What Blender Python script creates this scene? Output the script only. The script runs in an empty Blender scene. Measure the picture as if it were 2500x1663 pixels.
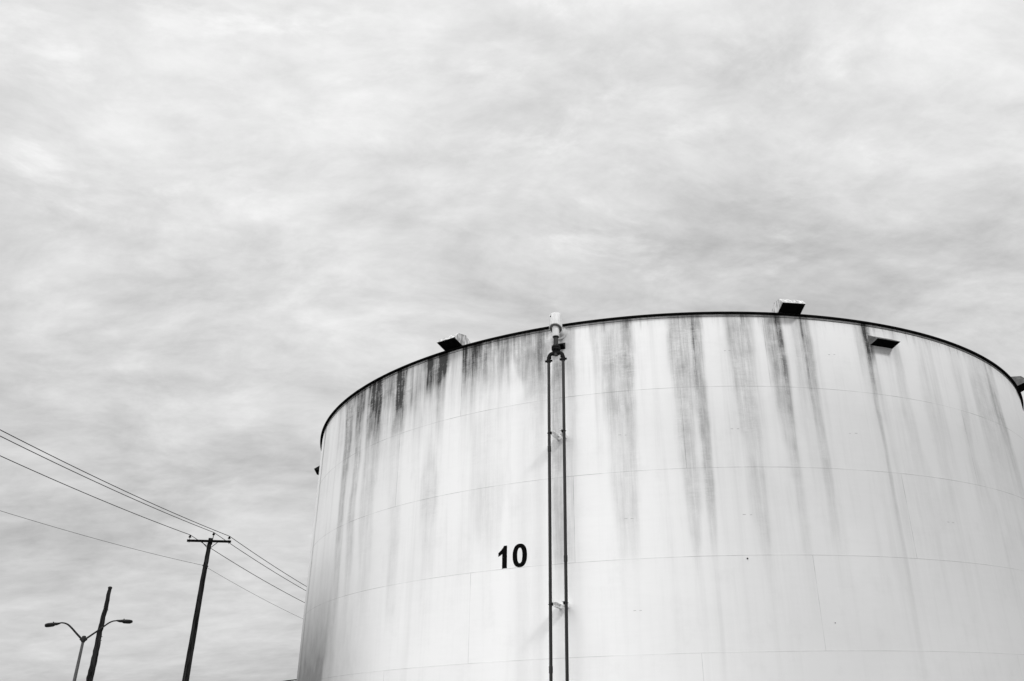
import bpy, bmesh, math, random
import numpy as np
from mathutils import Vector, Matrix

random.seed(4)
sc = bpy.context.scene
D2R = math.pi / 180.0
CZ = 1.6                                   # eye height; heights below are given above the eye

# ------------------------------------------------------------------ camera
pitch, roll = 0.431289, -0.020769
F = Vector((0, math.cos(pitch), math.sin(pitch)))
X0 = Vector((1, 0, 0))
U0 = Vector((0, -math.sin(pitch), math.cos(pitch)))
RT = X0 * math.cos(roll) + U0 * math.sin(roll)
UP = -X0 * math.sin(roll) + U0 * math.cos(roll)
cam_data = bpy.data.cameras.new("camera")
cam = bpy.data.objects.new("camera", cam_data)
sc.collection.objects.link(cam)
M = Matrix((RT, UP, -F)).transposed().to_4x4()
M.translation = Vector((0, 0, CZ))
cam.matrix_world = M
cam_data.sensor_width = 36.0
cam_data.lens = 2056.786 / 2500 * 36.0
cam_data.shift_x = -136.19 / 2500            # the photo is cropped off-centre
cam_data.shift_y = 30.5 / 2500
cam_data.clip_start = 0.1
cam_data.clip_end = 5000
sc.camera = cam

# ------------------------------------------------------------------ colour management
sc.view_settings.view_transform = 'Standard'
sc.view_settings.look = 'None'
sc.view_settings.exposure = 0.0
sc.view_settings.gamma = 1.0
sc.view_settings.use_curve_mapping = False

# ------------------------------------------------------------------ sun and sky
SUN_AZ, SUN_EL = 45 * D2R, 40 * D2R        # azimuth in the tank's frame: 0 = towards the camera side
sun_dir = Vector((math.sin(SUN_AZ) * math.cos(SUN_EL), -math.cos(SUN_AZ) * math.cos(SUN_EL), math.sin(SUN_EL)))
sl = bpy.data.lights.new("sun", 'SUN')
sl.energy = 1.9
sl.angle = 8 * D2R
sl.color = (1, 1, 1)
so = bpy.data.objects.new("sun", sl)
sc.collection.objects.link(so)
so.rotation_euler = sun_dir.to_track_quat('Z', 'Y').to_euler()
so.location = (20, -20, 40)

world = bpy.data.worlds.new("World")
sc.world = world
world.use_nodes = True
nt = world.node_tree
nt.nodes.clear()


class NG:
    """small helper for writing node graphs"""
    def __init__(s, tree):
        s.t = tree

    def n(s, typ, **kw):
        nd = s.t.nodes.new(typ)
        for k, v in kw.items():
            setattr(nd, k, v)
        return nd

    def put(s, sock, v):
        if v is None:
            return
        if isinstance(v, bpy.types.NodeSocket):
            s.t.links.new(v, sock)
        else:
            sock.default_value = v

    def m(s, op, a, b=None, c=None, clamp=False):
        nd = s.n('ShaderNodeMath', operation=op)
        nd.use_clamp = clamp
        s.put(nd.inputs[0], a)
        s.put(nd.inputs[1], b)
        s.put(nd.inputs[2], c)
        return nd.outputs[0]

    def vm(s, op, a, b=None):
        nd = s.n('ShaderNodeVectorMath', operation=op)
        s.put(nd.inputs[0], a)
        s.put(nd.inputs[1], b)
        return nd.outputs['Value'] if op in ('DOT_PRODUCT', 'LENGTH') else nd.outputs[0]

    def comb(s, x, y, z=0.0):
        nd = s.n('ShaderNodeCombineXYZ')
        s.put(nd.inputs[0], x); s.put(nd.inputs[1], y); s.put(nd.inputs[2], z)
        return nd.outputs[0]

    def sep(s, v):
        nd = s.n('ShaderNodeSeparateXYZ')
        s.put(nd.inputs[0], v)
        return nd.outputs

    def noise(s, vec, scale=1.0, detail=4.0, rough=0.5, dist=0.0, lac=2.0):
        nd = s.n('ShaderNodeTexNoise')
        s.put(nd.inputs['Vector'], vec)
        nd.inputs['Scale'].default_value = scale
        nd.inputs['Detail'].default_value = detail
        nd.inputs['Roughness'].default_value = rough
        nd.inputs['Distortion'].default_value = dist
        nd.inputs['Lacunarity'].default_value = lac
        return nd.outputs[0]

    def remap(s, v, a, b, c=0.0, d=1.0, smooth=True):
        nd = s.n('ShaderNodeMapRange')
        nd.interpolation_type = 'SMOOTHSTEP' if smooth else 'LINEAR'
        s.put(nd.inputs['Value'], v)
        for k, x in zip(('From Min', 'From Max', 'To Min', 'To Max'), (a, b, c, d)):
            nd.inputs[k].default_value = x
        return nd.outputs[0]

    def mix(s, f, a, b):
        nd = s.n('ShaderNodeMix', data_type='FLOAT')
        s.put(nd.inputs['Factor'], f)
        s.put(nd.inputs['A'], a); s.put(nd.inputs['B'], b)
        return nd.outputs['Result']


# high thin overcast: a cloud layer seen in perspective over a pale clear sky
g = NG(nt)
dirv = g.n('ShaderNodeTexCoord').outputs['Generated']
dx, dy, dz = g.sep(dirv)
zz = g.m('ADD', g.m('MAXIMUM', dz, 0.0), 0.26)
u = g.m('DIVIDE', dx, zz)
v = g.m('DIVIDE', dy, zz)
uv = g.comb(u, v, 0.0)
rot = g.n('ShaderNodeMapping')
g.put(rot.inputs['Vector'], uv)
rot.inputs['Rotation'].default_value = (0, 0, -22 * D2R)
rot.inputs['Scale'].default_value = (1.0, 1.45, 1.0)
rot.inputs['Location'].default_value = (3.2, 1.4, 0)
p = rot.outputs[0]
warp = g.n('ShaderNodeTexNoise')
g.put(warp.inputs['Vector'], p)
warp.inputs['Scale'].default_value = 1.6
warp.inputs['Detail'].default_value = 3
wv = g.vm('MULTIPLY', g.vm('SUBTRACT', warp.outputs['Color'], (0.5, 0.5, 0.5)), (0.28, 0.28, 0.0))
pw = g.vm('ADD', p, wv)
big = g.noise(pw, 0.9, 5, 0.5)
mid = g.noise(pw, 3.2, 8, 0.58)
fine = g.noise(pw, 8.0, 9, 0.66)
wisp = g.remap(g.noise(pw, 3.4, 9, 0.58, 0.1), 0.54, 0.78)
# slow change of the layer's brightness across the sky
base = g.m('ADD', 0.525, g.m('MULTIPLY', dz, 0.50))
base = g.m('ADD', base, g.m('MULTIPLY', dx, -0.045))
t = g.m('ADD', base, g.m('MULTIPLY', g.m('SUBTRACT', big, 0.5), 0.50))
lowk = g.remap(dz, 0.05, 0.40, 0.55, 1.0)                 # the layer looks smoother low down
t = g.m('ADD', t, g.m('MULTIPLY', g.m('MULTIPLY', g.m('SUBTRACT', mid, 0.5), lowk), 0.60))
t = g.m('ADD', t, g.m('MULTIPLY', g.m('MULTIPLY', g.m('SUBTRACT', fine, 0.5), lowk), 0.42))
t = g.m('ADD', t, g.m('MULTIPLY', wisp, 0.07))
# small torn tufts where the layer breaks up
tuft = g.remap(g.noise(g.vm('ADD', pw, (7.3, 1.1, 0.0)), 7.5, 9, 0.62, 0.1), 0.50, 0.74)
msk = None
for dvec, c0, c1 in (((-0.43, 0.66, 0.615), 0.975, 0.9995), ((-0.53, 0.65, 0.54), 0.985, 0.9995), ((-0.29, 0.68, 0.67), 0.985, 0.9995), ((0.05, 0.815, 0.577), 0.975, 0.9995), ((0.25, 0.75, 0.60), 0.98, 0.9995), ((-0.02, 0.70, 0.71), 0.985, 0.9995)):
    mk_ = g.remap(g.vm('DOT_PRODUCT', dirv, tuple(Vector(dvec).normalized())), c0, c1)
    msk = mk_ if msk is None else g.m('MAXIMUM', msk, mk_)
t = g.m('ADD', t, g.m('MULTIPLY', g.m('MULTIPLY', tuft, msk), 0.15))
mot = g.noise(g.vm('ADD', pw, (2.3, 5.1, 0.0)), 17.0, 6, 0.6, 0.0)
t = g.m('ADD', t, g.m('MULTIPLY', g.m('SUBTRACT', mot, 0.5), 0.13))
# a thicker grey bank low over the tank, and brighter torn patches high on the left
bk = Vector((0.07, 0.83, 0.55)).normalized()
t = g.m('SUBTRACT', t, g.m('MULTIPLY', g.remap(g.vm('DOT_PRODUCT', dirv, tuple(bk)), 0.93, 0.995), 0.075))
# bright lobe added to the unseen sky, only to light the wall's left
glow = Vector((math.sin(-54 * D2R) * math.cos(35 * D2R), -math.cos(-54 * D2R) * math.cos(35 * D2R), math.sin(35 * D2R)))
gd = g.vm('DOT_PRODUCT', dirv, tuple(glow))
t = g.m('ADD', t, g.remap(gd, 0.5, 1.0, 0.0, 3.0))
# unseen sky dimmed behind right and low left, added to shape the wall's light
dk = Vector((0.75, -0.62, 0.22)).normalized()
t = g.m('MULTIPLY', t, g.remap(g.vm('DOT_PRODUCT', dirv, tuple(dk)), 0.1, 0.95, 1.0, .35))
dk = Vector((-0.99, 0.02, 0.12)).normalized()
t = g.m('MULTIPLY', t, g.remap(g.vm('DOT_PRODUCT', dirv, tuple(dk)), 0.56, 0.88, 1.0, .3))
# dimmer towards the ground line
low = g.remap(dz, -0.05, 0.02, 0.25, 1.0)
t = g.m('MULTIPLY', t, low)
t = g.m('MAXIMUM', t, 0.02)
sky = g.n('ShaderNodeTexSky')
sky.sky_type = 'NISHITA'
sky.sun_disc = False
sky.sun_elevation = SUN_EL
sky.sun_rotation = math.pi - SUN_AZ
bw = g.n('ShaderNodeRGBToBW')
g.put(bw.inputs[0], sky.outputs[0])
clear = g.m('MULTIPLY', bw.outputs[0], 0.08)
out = g.mix(0.92, clear, t)
bg = g.n('ShaderNodeBackground')
cc = g.n('ShaderNodeCombineColor')
for i in range(3):
    g.put(cc.inputs[i], out)
g.put(bg.inputs['Color'], cc.outputs[0])
bg.inputs['Strength'].default_value = 1.0
wo = g.n('ShaderNodeOutputWorld')
g.put(wo.inputs[0], bg.outputs[0])


# ------------------------------------------------------------------ helpers
def tag(o, label=None, cat=None, group=None, kind=None):
    if label: o['label'] = label
    if cat: o['category'] = cat
    if group: o['group'] = group
    if kind: o['kind'] = kind
    return o


def empty(name, loc, rz=0.0):
    o = bpy.data.objects.new(name, None)
    sc.collection.objects.link(o)
    o.location = loc
    o.rotation_euler = (0, 0, rz)
    o.empty_display_size = 0.3
    return o


def copy_tree(o, parent=None):
    c = o.copy()
    sc.collection.objects.link(c)
    c.parent = parent
    for ch in list(o.children):
        copy_tree(ch, c)
    return c


class MB:
    """collects shapes (in the parent's coordinates) and links them as ONE mesh object"""
    def __init__(s):
        s.bm = bmesh.new()

    def quad(s, pts):
        s.bm.faces.new([s.bm.verts.new(p) for p in pts])

    def box(s, c, size, axes=None, bevel=0.0):
        ax = axes or (Vector((1, 0, 0)), Vector((0, 1, 0)), Vector((0, 0, 1)))
        c = Vector(c)
        vs = {}
        for i in (-1, 1):
            for j in (-1, 1):
                for k in (-1, 1):
                    vs[i, j, k] = s.bm.verts.new(c + ax[0] * (i * size[0] / 2) + ax[1] * (j * size[1] / 2) + ax[2] * (k * size[2] / 2))
        fs = [((-1,-1,-1),(-1,1,-1),(1,1,-1),(1,-1,-1)), ((-1,-1,1),(1,-1,1),(1,1,1),(-1,1,1)),
              ((-1,-1,-1),(1,-1,-1),(1,-1,1),(-1,-1,1)), ((1,1,-1),(-1,1,-1),(-1,1,1),(1,1,1)),
              ((-1,1,-1),(-1,-1,-1),(-1,-1,1),(-1,1,1)), ((1,-1,-1),(1,1,-1),(1,1,1),(1,-1,1))]
        faces = [s.bm.faces.new([vs[q] for q in f]) for f in fs]
        if bevel:
            es = list({e for f in faces for e in f.edges})
            bmesh.ops.bevel(s.bm, geom=es, offset=bevel, segments=2, affect='EDGES')

    def tube(s, pts, rad, seg=16, caps=True, jitter=0.0):
        pts = [Vector(p) for p in pts]
        rad = rad if isinstance(rad, (list, tuple)) else [rad] * len(pts)
        rings = []
        ref = None
        for i, p in enumerate(pts):
            d = (pts[min(i + 1, len(pts) - 1)] - pts[max(i - 1, 0)]).normalized()
            if ref is None:
                ref = Vector((0, 0, 1)) if abs(d.z) < 0.9 else Vector((1, 0, 0))
            a = (ref - d * ref.dot(d)).normalized()
            b = d.cross(a)
            ref = a
            rings.append([s.bm.verts.new(p + (a * math.cos(2 * math.pi * k / seg) + b * math.sin(2 * math.pi * k / seg)) * rad[i] * (1 + jitter * (random.random() - 0.5))) for k in range(seg)])
        for r0, r1 in zip(rings, rings[1:]):
            for k in range(seg):
                s.bm.faces.new((r0[k], r0[(k + 1) % seg], r1[(k + 1) % seg], r1[k]))
        if caps:
            s.bm.faces.new(rings[0][::-1])
            s.bm.faces.new(rings[-1])

    def lathe(s, c, prof, seg=48, axis=Vector((0, 0, 1)), closed=False):
        """prof: (radius, height) pairs along the axis"""
        c = Vector(c); axis = Vector(axis).normalized()
        a = Vector((1, 0, 0)) if abs(axis.x) < 0.9 else Vector((0, 1, 0))
        a = (a - axis * a.dot(axis)).normalized()
        b = axis.cross(a)
        rings = []
        for r, h in prof:
            rings.append([s.bm.verts.new(c + axis * h + (a * math.cos(2 * math.pi * k / seg) + b * math.sin(2 * math.pi * k / seg)) * max(r, 1e-4)) for k in range(seg)])
        for r0, r1 in zip(rings, rings[1:]):
            for k in range(seg):
                s.bm.faces.new((r0[k], r0[(k + 1) % seg], r1[(k + 1) % seg], r1[k]))

    def build(s, name, mat, parent=None, smooth=None):
        bmesh.ops.recalc_face_normals(s.bm, faces=s.bm.faces)
        me = bpy.data.meshes.new(name)
        s.bm.to_mesh(me)
        s.bm.free()
        me.materials.append(mat)
        if smooth:
            for p_ in me.polygons:
                p_.use_smooth = True
            me.set_sharp_from_angle(angle=smooth * D2R)
        o = bpy.data.objects.new(name, me)
        sc.collection.objects.link(o)
        o.parent = parent
        return o


def material(name):
    m = bpy.data.materials.new(name)
    m.use_nodes = True
    t_ = m.node_tree
    t_.nodes.clear()
    gg = NG(t_)
    b = gg.n('ShaderNodeBsdfPrincipled')
    o = gg.n('ShaderNodeOutputMaterial')
    t_.links.new(b.outputs[0], o.inputs[0])
    return m, gg, b


def grey(gg, sock):
    c_ = gg.n('ShaderNodeCombineColor')
    for i in range(3):
        gg.put(c_.inputs[i], sock)
    return c_.outputs[0]


def simple(name, lo, hi, rough=0.6, scale=6.0, stretch=(1, 1, 1), bump=0.0, spec=0.5, metallic=0.0):
    """mottled grey material between two albedos"""
    m, gg, b = material(name)
    co = gg.n('ShaderNodeTexCoord').outputs['Object']
    mp = gg.n('ShaderNodeMapping')
    gg.put(mp.inputs['Vector'], co)
    mp.inputs['Scale'].default_value = stretch
    n1 = gg.noise(mp.outputs[0], scale, 6, 0.62)
    f = gg.remap(n1, 0.32, 0.68)
    gg.put(b.inputs['Base Color'], grey(gg, gg.mix(f, lo, hi)))
    gg.put(b.inputs['Roughness'], gg.mix(f, min(1, rough + 0.1), rough))
    b.inputs['Specular IOR Level'].default_value = spec
    b.inputs['Metallic'].default_value = metallic
    if bump:
        bp = gg.n('ShaderNodeBump')
        bp.inputs['Strength'].default_value = bump
        bp.inputs['Distance'].default_value = 0.02
        gg.put(bp.inputs['Height'], n1)
        gg.put(b.inputs['Normal'], bp.outputs[0])
    return m


M_black = simple('black_rusted_steel', 0.003, 0.007, 0.85, 9, spec=0.03)
M_rim = simple('dark_shaded_rim', 0.002, 0.008, 0.9, 3, spec=0.02)  # black tone takes in the shade under the roof's overhang
M_white = simple('white_painted_steel', 0.60, 0.80, 0.45, 3.0, (4, 4, 0.8))
M_strut = simple('white_strut_paint', 0.78, 0.88, 0.5, 6)
M_hood = simple('weathered_white_hood_paint', 0.22, 0.72, 0.6, 4.0, (3, 3, 1), bump=0.1, spec=0.2)
M_hood_dark = simple('grimy_dark_hood_paint', 0.01, 0.03, 0.7, 6.0, spec=0.1)
M_void = simple('hood_inner_shade', 0.003, 0.006, 0.9, 9, spec=0.0)
M_pipe = simple('dark_grey_painted_pipe', 0.006, 0.013, 0.36, 5, (6, 6, 0.6), spec=0.35)
M_fit = simple('dark_cast_fittings', 0.004, 0.014, 0.65, 14, bump=0.3, spec=0.12)
M_galv = simple('galvanised_grey', 0.34, 0.5, 0.5, 8)
M_digit = simple('black_number_paint', 0.002, 0.004, 0.8, 12, spec=0.03)
M_pole = simple('weathered_creosote_wood', 0.003, 0.03, 0.9, 2.6, (6, 6, 0.45), bump=0.6, spec=0.03)
M_arm = simple('dark_creosote_timber', 0.003, 0.007, 0.9, 4, (1, 6, 6), spec=0.02)
M_wire = simple('dark_aluminium_conductor', 0.006, 0.01, 0.8, 3, spec=0.05)
M_wire2 = simple('thin_grey_conductor', 0.05, 0.07, 0.6, 3, spec=0.2)
M_lamp = simple('lamp_post_metal', 0.06, 0.11, 0.55, 3, (4, 4, 0.5), spec=0.3)
M_lamphead = simple('dark_lamp_housing', 0.008, 0.02, 0.6, 4, spec=0.15)
M_lens = simple('lamp_lens', 0.006, 0.015, 0.3, 6, spec=0.2)

# ------------------------------------------------------------------ tank geometry constants
TX, TY, R = 4.191, 37.915, 15.196
SEAM = 9.2907 + CZ                           # highest horizontal weld
COURSE = 2.44
HT = SEAM + 2.356                           # top of shell
ZB = 0.45                                   # bottom of shell on its ringwall


def cyl(az, z, r=0.0):
    """point in tank coordinates (origin on the tank axis)"""
    a = az * D2R
    return Vector(((R + r) * math.sin(a), -(R + r) * math.cos(a), z))


def frame(az):
    a = az * D2R
    return Vector((math.cos(a), math.sin(a), 0)), Vector((math.sin(a), -math.cos(a), 0)), Vector((0, 0, 1))

STREAKS=[
[(11.6,-67.3,-65.9,0.5),(9,-67.3,-66.1,0.4),(5,-67.6,-66.4,0.3),(-1,-67.6,-66.6,0.15)],
[(11.55,-66.37,-63.25,0.12),(10.27,-64.79,-62.19,0.1),(9.28,-64.87,-62.28,0.05)],
[(11.38,-58.33,-55.92,0.15),(10.57,-57.39,-55.3,0.2),(9.49,-56.84,-55.17,0.1),(8.45,-56.9,-55.48,0.0)],
[(11.62,-55.27,-52.84,0.4),(10.83,-54.68,-52.35,0.6),(10.03,-54.22,-52.23,0.5),(9.15,-54.4,-52.16,0.5),(8.43,-54.28,-52.33,0.35),(7.64,-54.01,-52.65,0.35),(6.93,-54.46,-52.44,0.35),(4.64,-53.12,-51.68,0.15),(2.16,-53.81,-51.41,0.08)],
[(11.56,-52.8,-51.31,0.4),(10.79,-52.18,-51.0,0.3),(10.25,-52.54,-50.35,0.15),(9.59,-52.39,-50.12,0.15),(8.7,-51.91,-49.72,0.08)],
[(11.59,-51.33,-49.11,0.6),(10.66,-50.88,-48.97,0.55),(9.91,-50.44,-49.04,0.45),(9.33,-50.37,-48.98,0.35),(8.34,-50.45,-48.85,0.25),(7.69,-50.97,-49.45,0.3),(6.35,-50.88,-48.69,0.22),(4.44,-49.75,-48.71,0.1)],
[(11.56,-48.11,-44.49,0.68),(10.81,-47.92,-44.5,0.68),(10.31,-47.82,-44.44,0.5),(9.5,-47.53,-44.4,0.42),(9.22,-47.77,-44.17,0.3),(8.39,-47.55,-44.28,0.2),(7.69,-48.01,-44.82,0.2),(6.64,-47.65,-44.56,0.15),(4.63,-46.37,-44.06,0.07)],
[(11.53,-45.99,-44.52,0.35),(10.57,-45.47,-44.52,0.35),(9.57,-45.31,-44.56,0.2),(9.16,-45.65,-44.71,0)],
[(11.49,-44.5,-41.3,0.3),(10.63,-44.26,-41.13,0.3),(10.41,-44.52,-41.2,0.15),(9.27,-44.31,-40.9,0.1)],
[(11.5,-41.3,-39.6,0.85),(10.94,-41.13,-39.63,0.9),(10.51,-41.07,-39.71,0.85),(10.08,-41.54,-39.54,0.55),(9.4,-41.42,-39.38,0.3),(9.3,-42.35,-39.41,0.12),(8.45,-41.72,-39.57,0.06),(6.52,-41.13,-38.93,0.12),(4.59,-40.42,-38.91,0.1)],
[(11.62,-39.74,-37.06,0.22),(11.04,-39.53,-36.89,0.2),(10.51,-39.45,-36.73,0.4),(10.05,-39.52,-37.02,0.2),(9.72,-39.51,-37.14,0.05)],
[(11.56,-37.08,-35.77,0.3),(11.03,-36.92,-35.73,0.25),(10.25,-36.69,-35.63,0.08)],
[(11.73,-35.67,-34.78,0.9),(11.21,-35.7,-34.86,0.65),(10.65,-35.65,-34.82,0.5),(10.18,-35.63,-34.8,0.12),(9.33,-35.4,-34.19,0.06),(6.82,-35.55,-32.9,0.2),(5.86,-35.18,-32.88,0.12),(4.42,-35.27,-33.3,0.05)],
[(11.66,-34.78,-33.75,0.45),(10.75,-34.65,-33.64,0.4),(10.33,-34.65,-33.64,0.15),(9.69,-34.69,-33.3,0.05)],
[(11.71,-33.78,-32.48,0.95),(11.32,-33.79,-32.5,0.8),(10.81,-33.77,-32.49,0.6),(10.39,-33.67,-32.6,0.3),(9.64,-33.7,-32.63,0.2),(9.04,-33.75,-32.69,0.15),(8.23,-33.65,-32.52,0.04)],
[(11.69,-32.49,-31.81,0.35),(11.33,-32.32,-31.84,0.3),(10.82,-32.22,-31.83,0)],
[(11.66,-29.98,-29.8,0.9),(11.19,-29.94,-29.78,0.6),(10.59,-29.87,-29.6,0.15),(9.44,-29.87,-29.6,0.06)],
[(11.59,-29.77,-26.58,0.5),(10.74,-29.64,-26.41,0.42),(10.24,-29.56,-26.45,0.15),(9.35,-29.6,-26.36,0.03),(8.9,-27.99,-25.84,0.1),(7.01,-27.91,-25.83,0.06)],
[(11.52,-26.59,-23.27,0.38),(11.02,-26.54,-23.25,0.35),(10.39,-26.31,-23.23,0.2),(9.75,-26.25,-23.36,0.04)],
[(11.58,-22.8,-18.33,0.42),(10.92,-22.78,-18.5,0.42),(10.27,-22.6,-18.52,0.33),(9.75,-20.76,-18.61,0.22),(8.97,-20.61,-18.57,0.12),(7.84,-20.76,-18.61,0.08)],
[(8.03,-26.09,-23.13,0.03),(6.71,-27.08,-23.93,0.12),(5.39,-27.27,-24.17,0.1),(4.76,-26.53,-24.6,0.02)],
[(11.61,-19.53,-18.17,0.35),(10.92,-19.69,-18.35,0.3),(10.14,-20.61,-18.67,0.15),(9.34,-20.01,-18.55,0)],
[(10.64,-17.92,-16.61,0.5),(9.65,-17.96,-16.74,0.42),(8.13,-18.03,-16.91,0.35),(6.69,-18.16,-16.93,0.3),(6.08,-18.06,-16.76,0.28),(4.63,-18.12,-16.78,0.26),(4.37,-18.06,-16.8,0.08),(1.96,-18.18,-16.97,0.06)],
[(11.33,-16.03,-15.09,0.2),(10.25,-16.11,-15.18,0.25),(9.09,-16.33,-15.29,0.12),(7.24,-16.39,-15.58,0.12),(6.81,-16.59,-15.71,0.18),(4.5,-16.75,-15.79,0.12),(4.35,-16.46,-15.88,0.0)],
[(11.64,-13.33,-12.42,0.3),(10.75,-13.16,-12.46,0.3),(9.76,-13.0,-12.45,0.12),(8.99,-12.82,-12.28,0.05)],
[(11.62,-11.84,-8.51,0.38),(10.79,-12.03,-8.49,0.42),(10.24,-12.04,-8.55,0.48),(9.39,-12.02,-8.63,0.38),(8.93,-11.95,-8.63,0.45),(8.63,-11.79,-8.68,0.4),(8.18,-11.59,-8.71,0.28),(7.11,-11.62,-8.79,0.22),(6.75,-11.48,-8.65,0.25),(5.81,-11.2,-8.77,0.22),(4.54,-10.98,-9.03,0.14),(4.25,-10.89,-8.95,0.03),(1.9,-10.9,-9.3,0.02)],
[(11.61,-9.68,-8.58,0.3),(10.63,-9.44,-8.56,0.3),(9.65,-9.21,-8.61,0.25),(8.71,-9.52,-8.66,0.15),(7.8,-9.42,-8.78,0.12),(6.38,-9.44,-8.94,0.1),(4.53,-9.72,-9.17,0.02)],
[(11.61,-4.25,-1.86,0.5),(10.64,-4.36,-2.02,0.5),(9.86,-4.36,-2.12,0.5),(9.4,-4.22,-2.12,0.42),(8.99,-4.14,-2.31,0.38),(8.07,-4.19,-2.4,0.36),(6.93,-4.0,-2.43,0.35),(6.65,-3.87,-2.3,0.32),(5.61,-3.88,-2.49,0.32),(4.61,-3.63,-2.81,0.18),(4.32,-3.31,-2.76,0.1),(3.36,-3.2,-2.67,0.07),(1.84,-3.29,-2.9,0.04)],
[(11.65,-1.78,-1.37,0.85),(10.9,-1.87,-1.53,0.7),(10.23,-1.93,-1.47,0.3),(9.31,-2.02,-1.62,0.2)],
[(11.64,-1.44,-0.55,0.65),(10.7,-1.66,-0.58,0.65),(10.15,-1.76,-0.69,0.55),(9.38,-1.93,-0.78,0.58),(8.78,-1.98,-0.75,0.45),(8.23,-1.7,-0.73,0.48),(7.33,-1.73,-0.72,0.42),(6.71,-1.78,-0.85,0.45),(5.6,-1.86,-0.95,0.32),(5.03,-1.7,-1.01,0.2),(4.41,-1.64,-1.16,0.1),(3.52,-1.6,-1.27,0.08),(2.16,-1.62,-1.22,0.07),(1.51,-1.65,-1.33,0.06)],
[(11.61,2.47,5.12,0.45),(10.96,2.29,4.98,0.5),(10.37,2.34,4.87,0.42),(9.82,2.34,4.84,0.42),(9.36,2.5,4.78,0.42),(8.95,2.47,4.8,0.32),(8.21,2.7,4.81,0.34),(7.49,2.8,4.75,0.25),(6.89,2.94,4.62,0.26),(6.61,2.85,4.59,0.25),(5.69,2.89,4.54,0.22),(4.94,3.0,4.41,0.2),(4.5,3.51,4.21,0.14),(4.21,3.52,3.94,0.08),(2.47,3.42,4.09,0.04)],
[(11.64,6.53,8.4,0.5),(10.91,6.55,8.62,0.62),(10.24,6.94,8.63,0.55),(9.46,6.86,8.66,0.66),(9.16,7.06,8.79,0.45),(8.48,7.07,8.65,0.32),(7.86,7.04,8.6,0.25),(6.97,7.4,8.47,0.18),(6.55,7.82,8.87,0.2),(5.69,7.82,8.56,0.18),(4.65,7.56,8.58,0.15),(4.28,7.8,8.38,0.05)],
[(11.69,7.91,8.56,0.8),(10.8,7.98,8.63,0.6),(10.24,8.21,8.71,0.35),(9.39,8.14,8.7,0.45),(8.79,8.25,8.73,0.3),(7.86,8.12,8.53,0.25)],
[(11.68,9.94,10.68,0.2),(10.66,9.7,10.72,0.25),(10.43,10.01,11.03,0.3),(9.8,9.96,10.97,0.25),(8.8,9.29,10.7,0.12),(7.7,9.8,10.63,0.1)],
[(11.66,11.03,12.01,0.55),(11.05,10.92,12.11,0.55),(10.65,10.92,12.25,0.6),(9.9,10.94,12.04,0.48),(9.35,10.93,11.94,0.4),(8.64,11.02,12.02,0.33),(7.9,11.16,11.94,0.25),(7.18,11.16,12.21,0.25),(6.7,11.0,11.87,0.3),(6.3,11.09,12.11,0.22),(5.33,11.2,11.97,0.14),(4.59,10.9,11.81,0.05)],
[(11.65,11.03,11.25,0.75),(10.96,10.95,11.24,0.75),(10.52,10.93,11.22,0.8),(9.81,11.04,11.26,0.6),(9.23,10.93,11.15,0.45),(8.44,10.91,11.13,0.1)],
[(11.57,17.89,20.19,0.25),(11.19,17.86,19.89,0.35),(10.83,18.0,19.62,0.4),(10.56,17.96,19.4,0.25),(9.83,18.05,19.0,0.12),(8.86,18.26,18.88,0.03)],
[(11.29,19.21,19.96,0.6),(11.14,19.14,20.0,1.0),(10.81,19.01,19.75,1.0),(10.62,19.08,19.68,0.75),(10.16,19.07,19.64,0.55),(9.55,19.0,19.48,0.45),(9.06,18.94,19.5,0.35),(8.52,19.06,19.53,0.4),(7.87,19.17,19.56,0.3),(7.03,19.1,19.56,0.25),(6.61,19.04,19.4,0.25),(5.62,19.02,19.55,0.2),(4.66,19.09,19.53,0.16),(3.55,18.83,19.43,0.12),(2.66,18.9,19.49,0.09),(1.8,18.65,19.14,0.04)],
[(10.94,23.06,23.96,0.22),(10.47,23.08,24.16,0.25),(9.38,22.64,24.04,0.18),(8.65,22.99,24.57,0.14),(7.55,22.66,24.02,0.1),(6.53,23.09,25.97,0.1),(4.72,22.53,24.47,0.06)],
[(11.34,26.74,28.38,0.1),(10.34,26.69,28.71,0.16),(9.43,26.14,28.71,0.14),(8.62,26.98,28.96,0.14),(7.33,26.71,28.24,0.1),(6.8,26.2,27.98,0.08),(4.77,25.07,27.81,0.05)],
[(11.4,33.48,35.05,0.15),(10.27,33.18,34.71,0.15),(9.46,33.04,34.28,0.18),(8.47,32.4,33.83,0.16),(7.15,32.41,33.34,0.12),(6.82,32.14,35.55,0.1),(4.94,32.6,34.8,0.05)],
[(11.37,37.3,41.65,0.18),(10.63,36.91,42.65,0.24),(10.03,36.75,43.16,0.26),(9.29,37.18,43.89,0.28),(8.85,36.72,44.21,0.18),(7.87,37.58,43.68,0.16),(7.11,36.82,44.88,0.1),(5.73,37.1,41.39,0.06)],
[(11.52,41.47,43.9,0.2),(10.83,41.49,43.9,0.22),(9.76,41.07,43.79,0.25),(8.6,42.39,44.43,0.15),(7.63,42.69,44.74,0.12)],
[(11.25,19.1,20.1,0.3),(11.1,19.0,20.1,0.98),(10.75,19.1,20.15,0.98),(10.5,19.4,20.2,0.6),(10.2,19.7,20.3,0.2)]]


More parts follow.
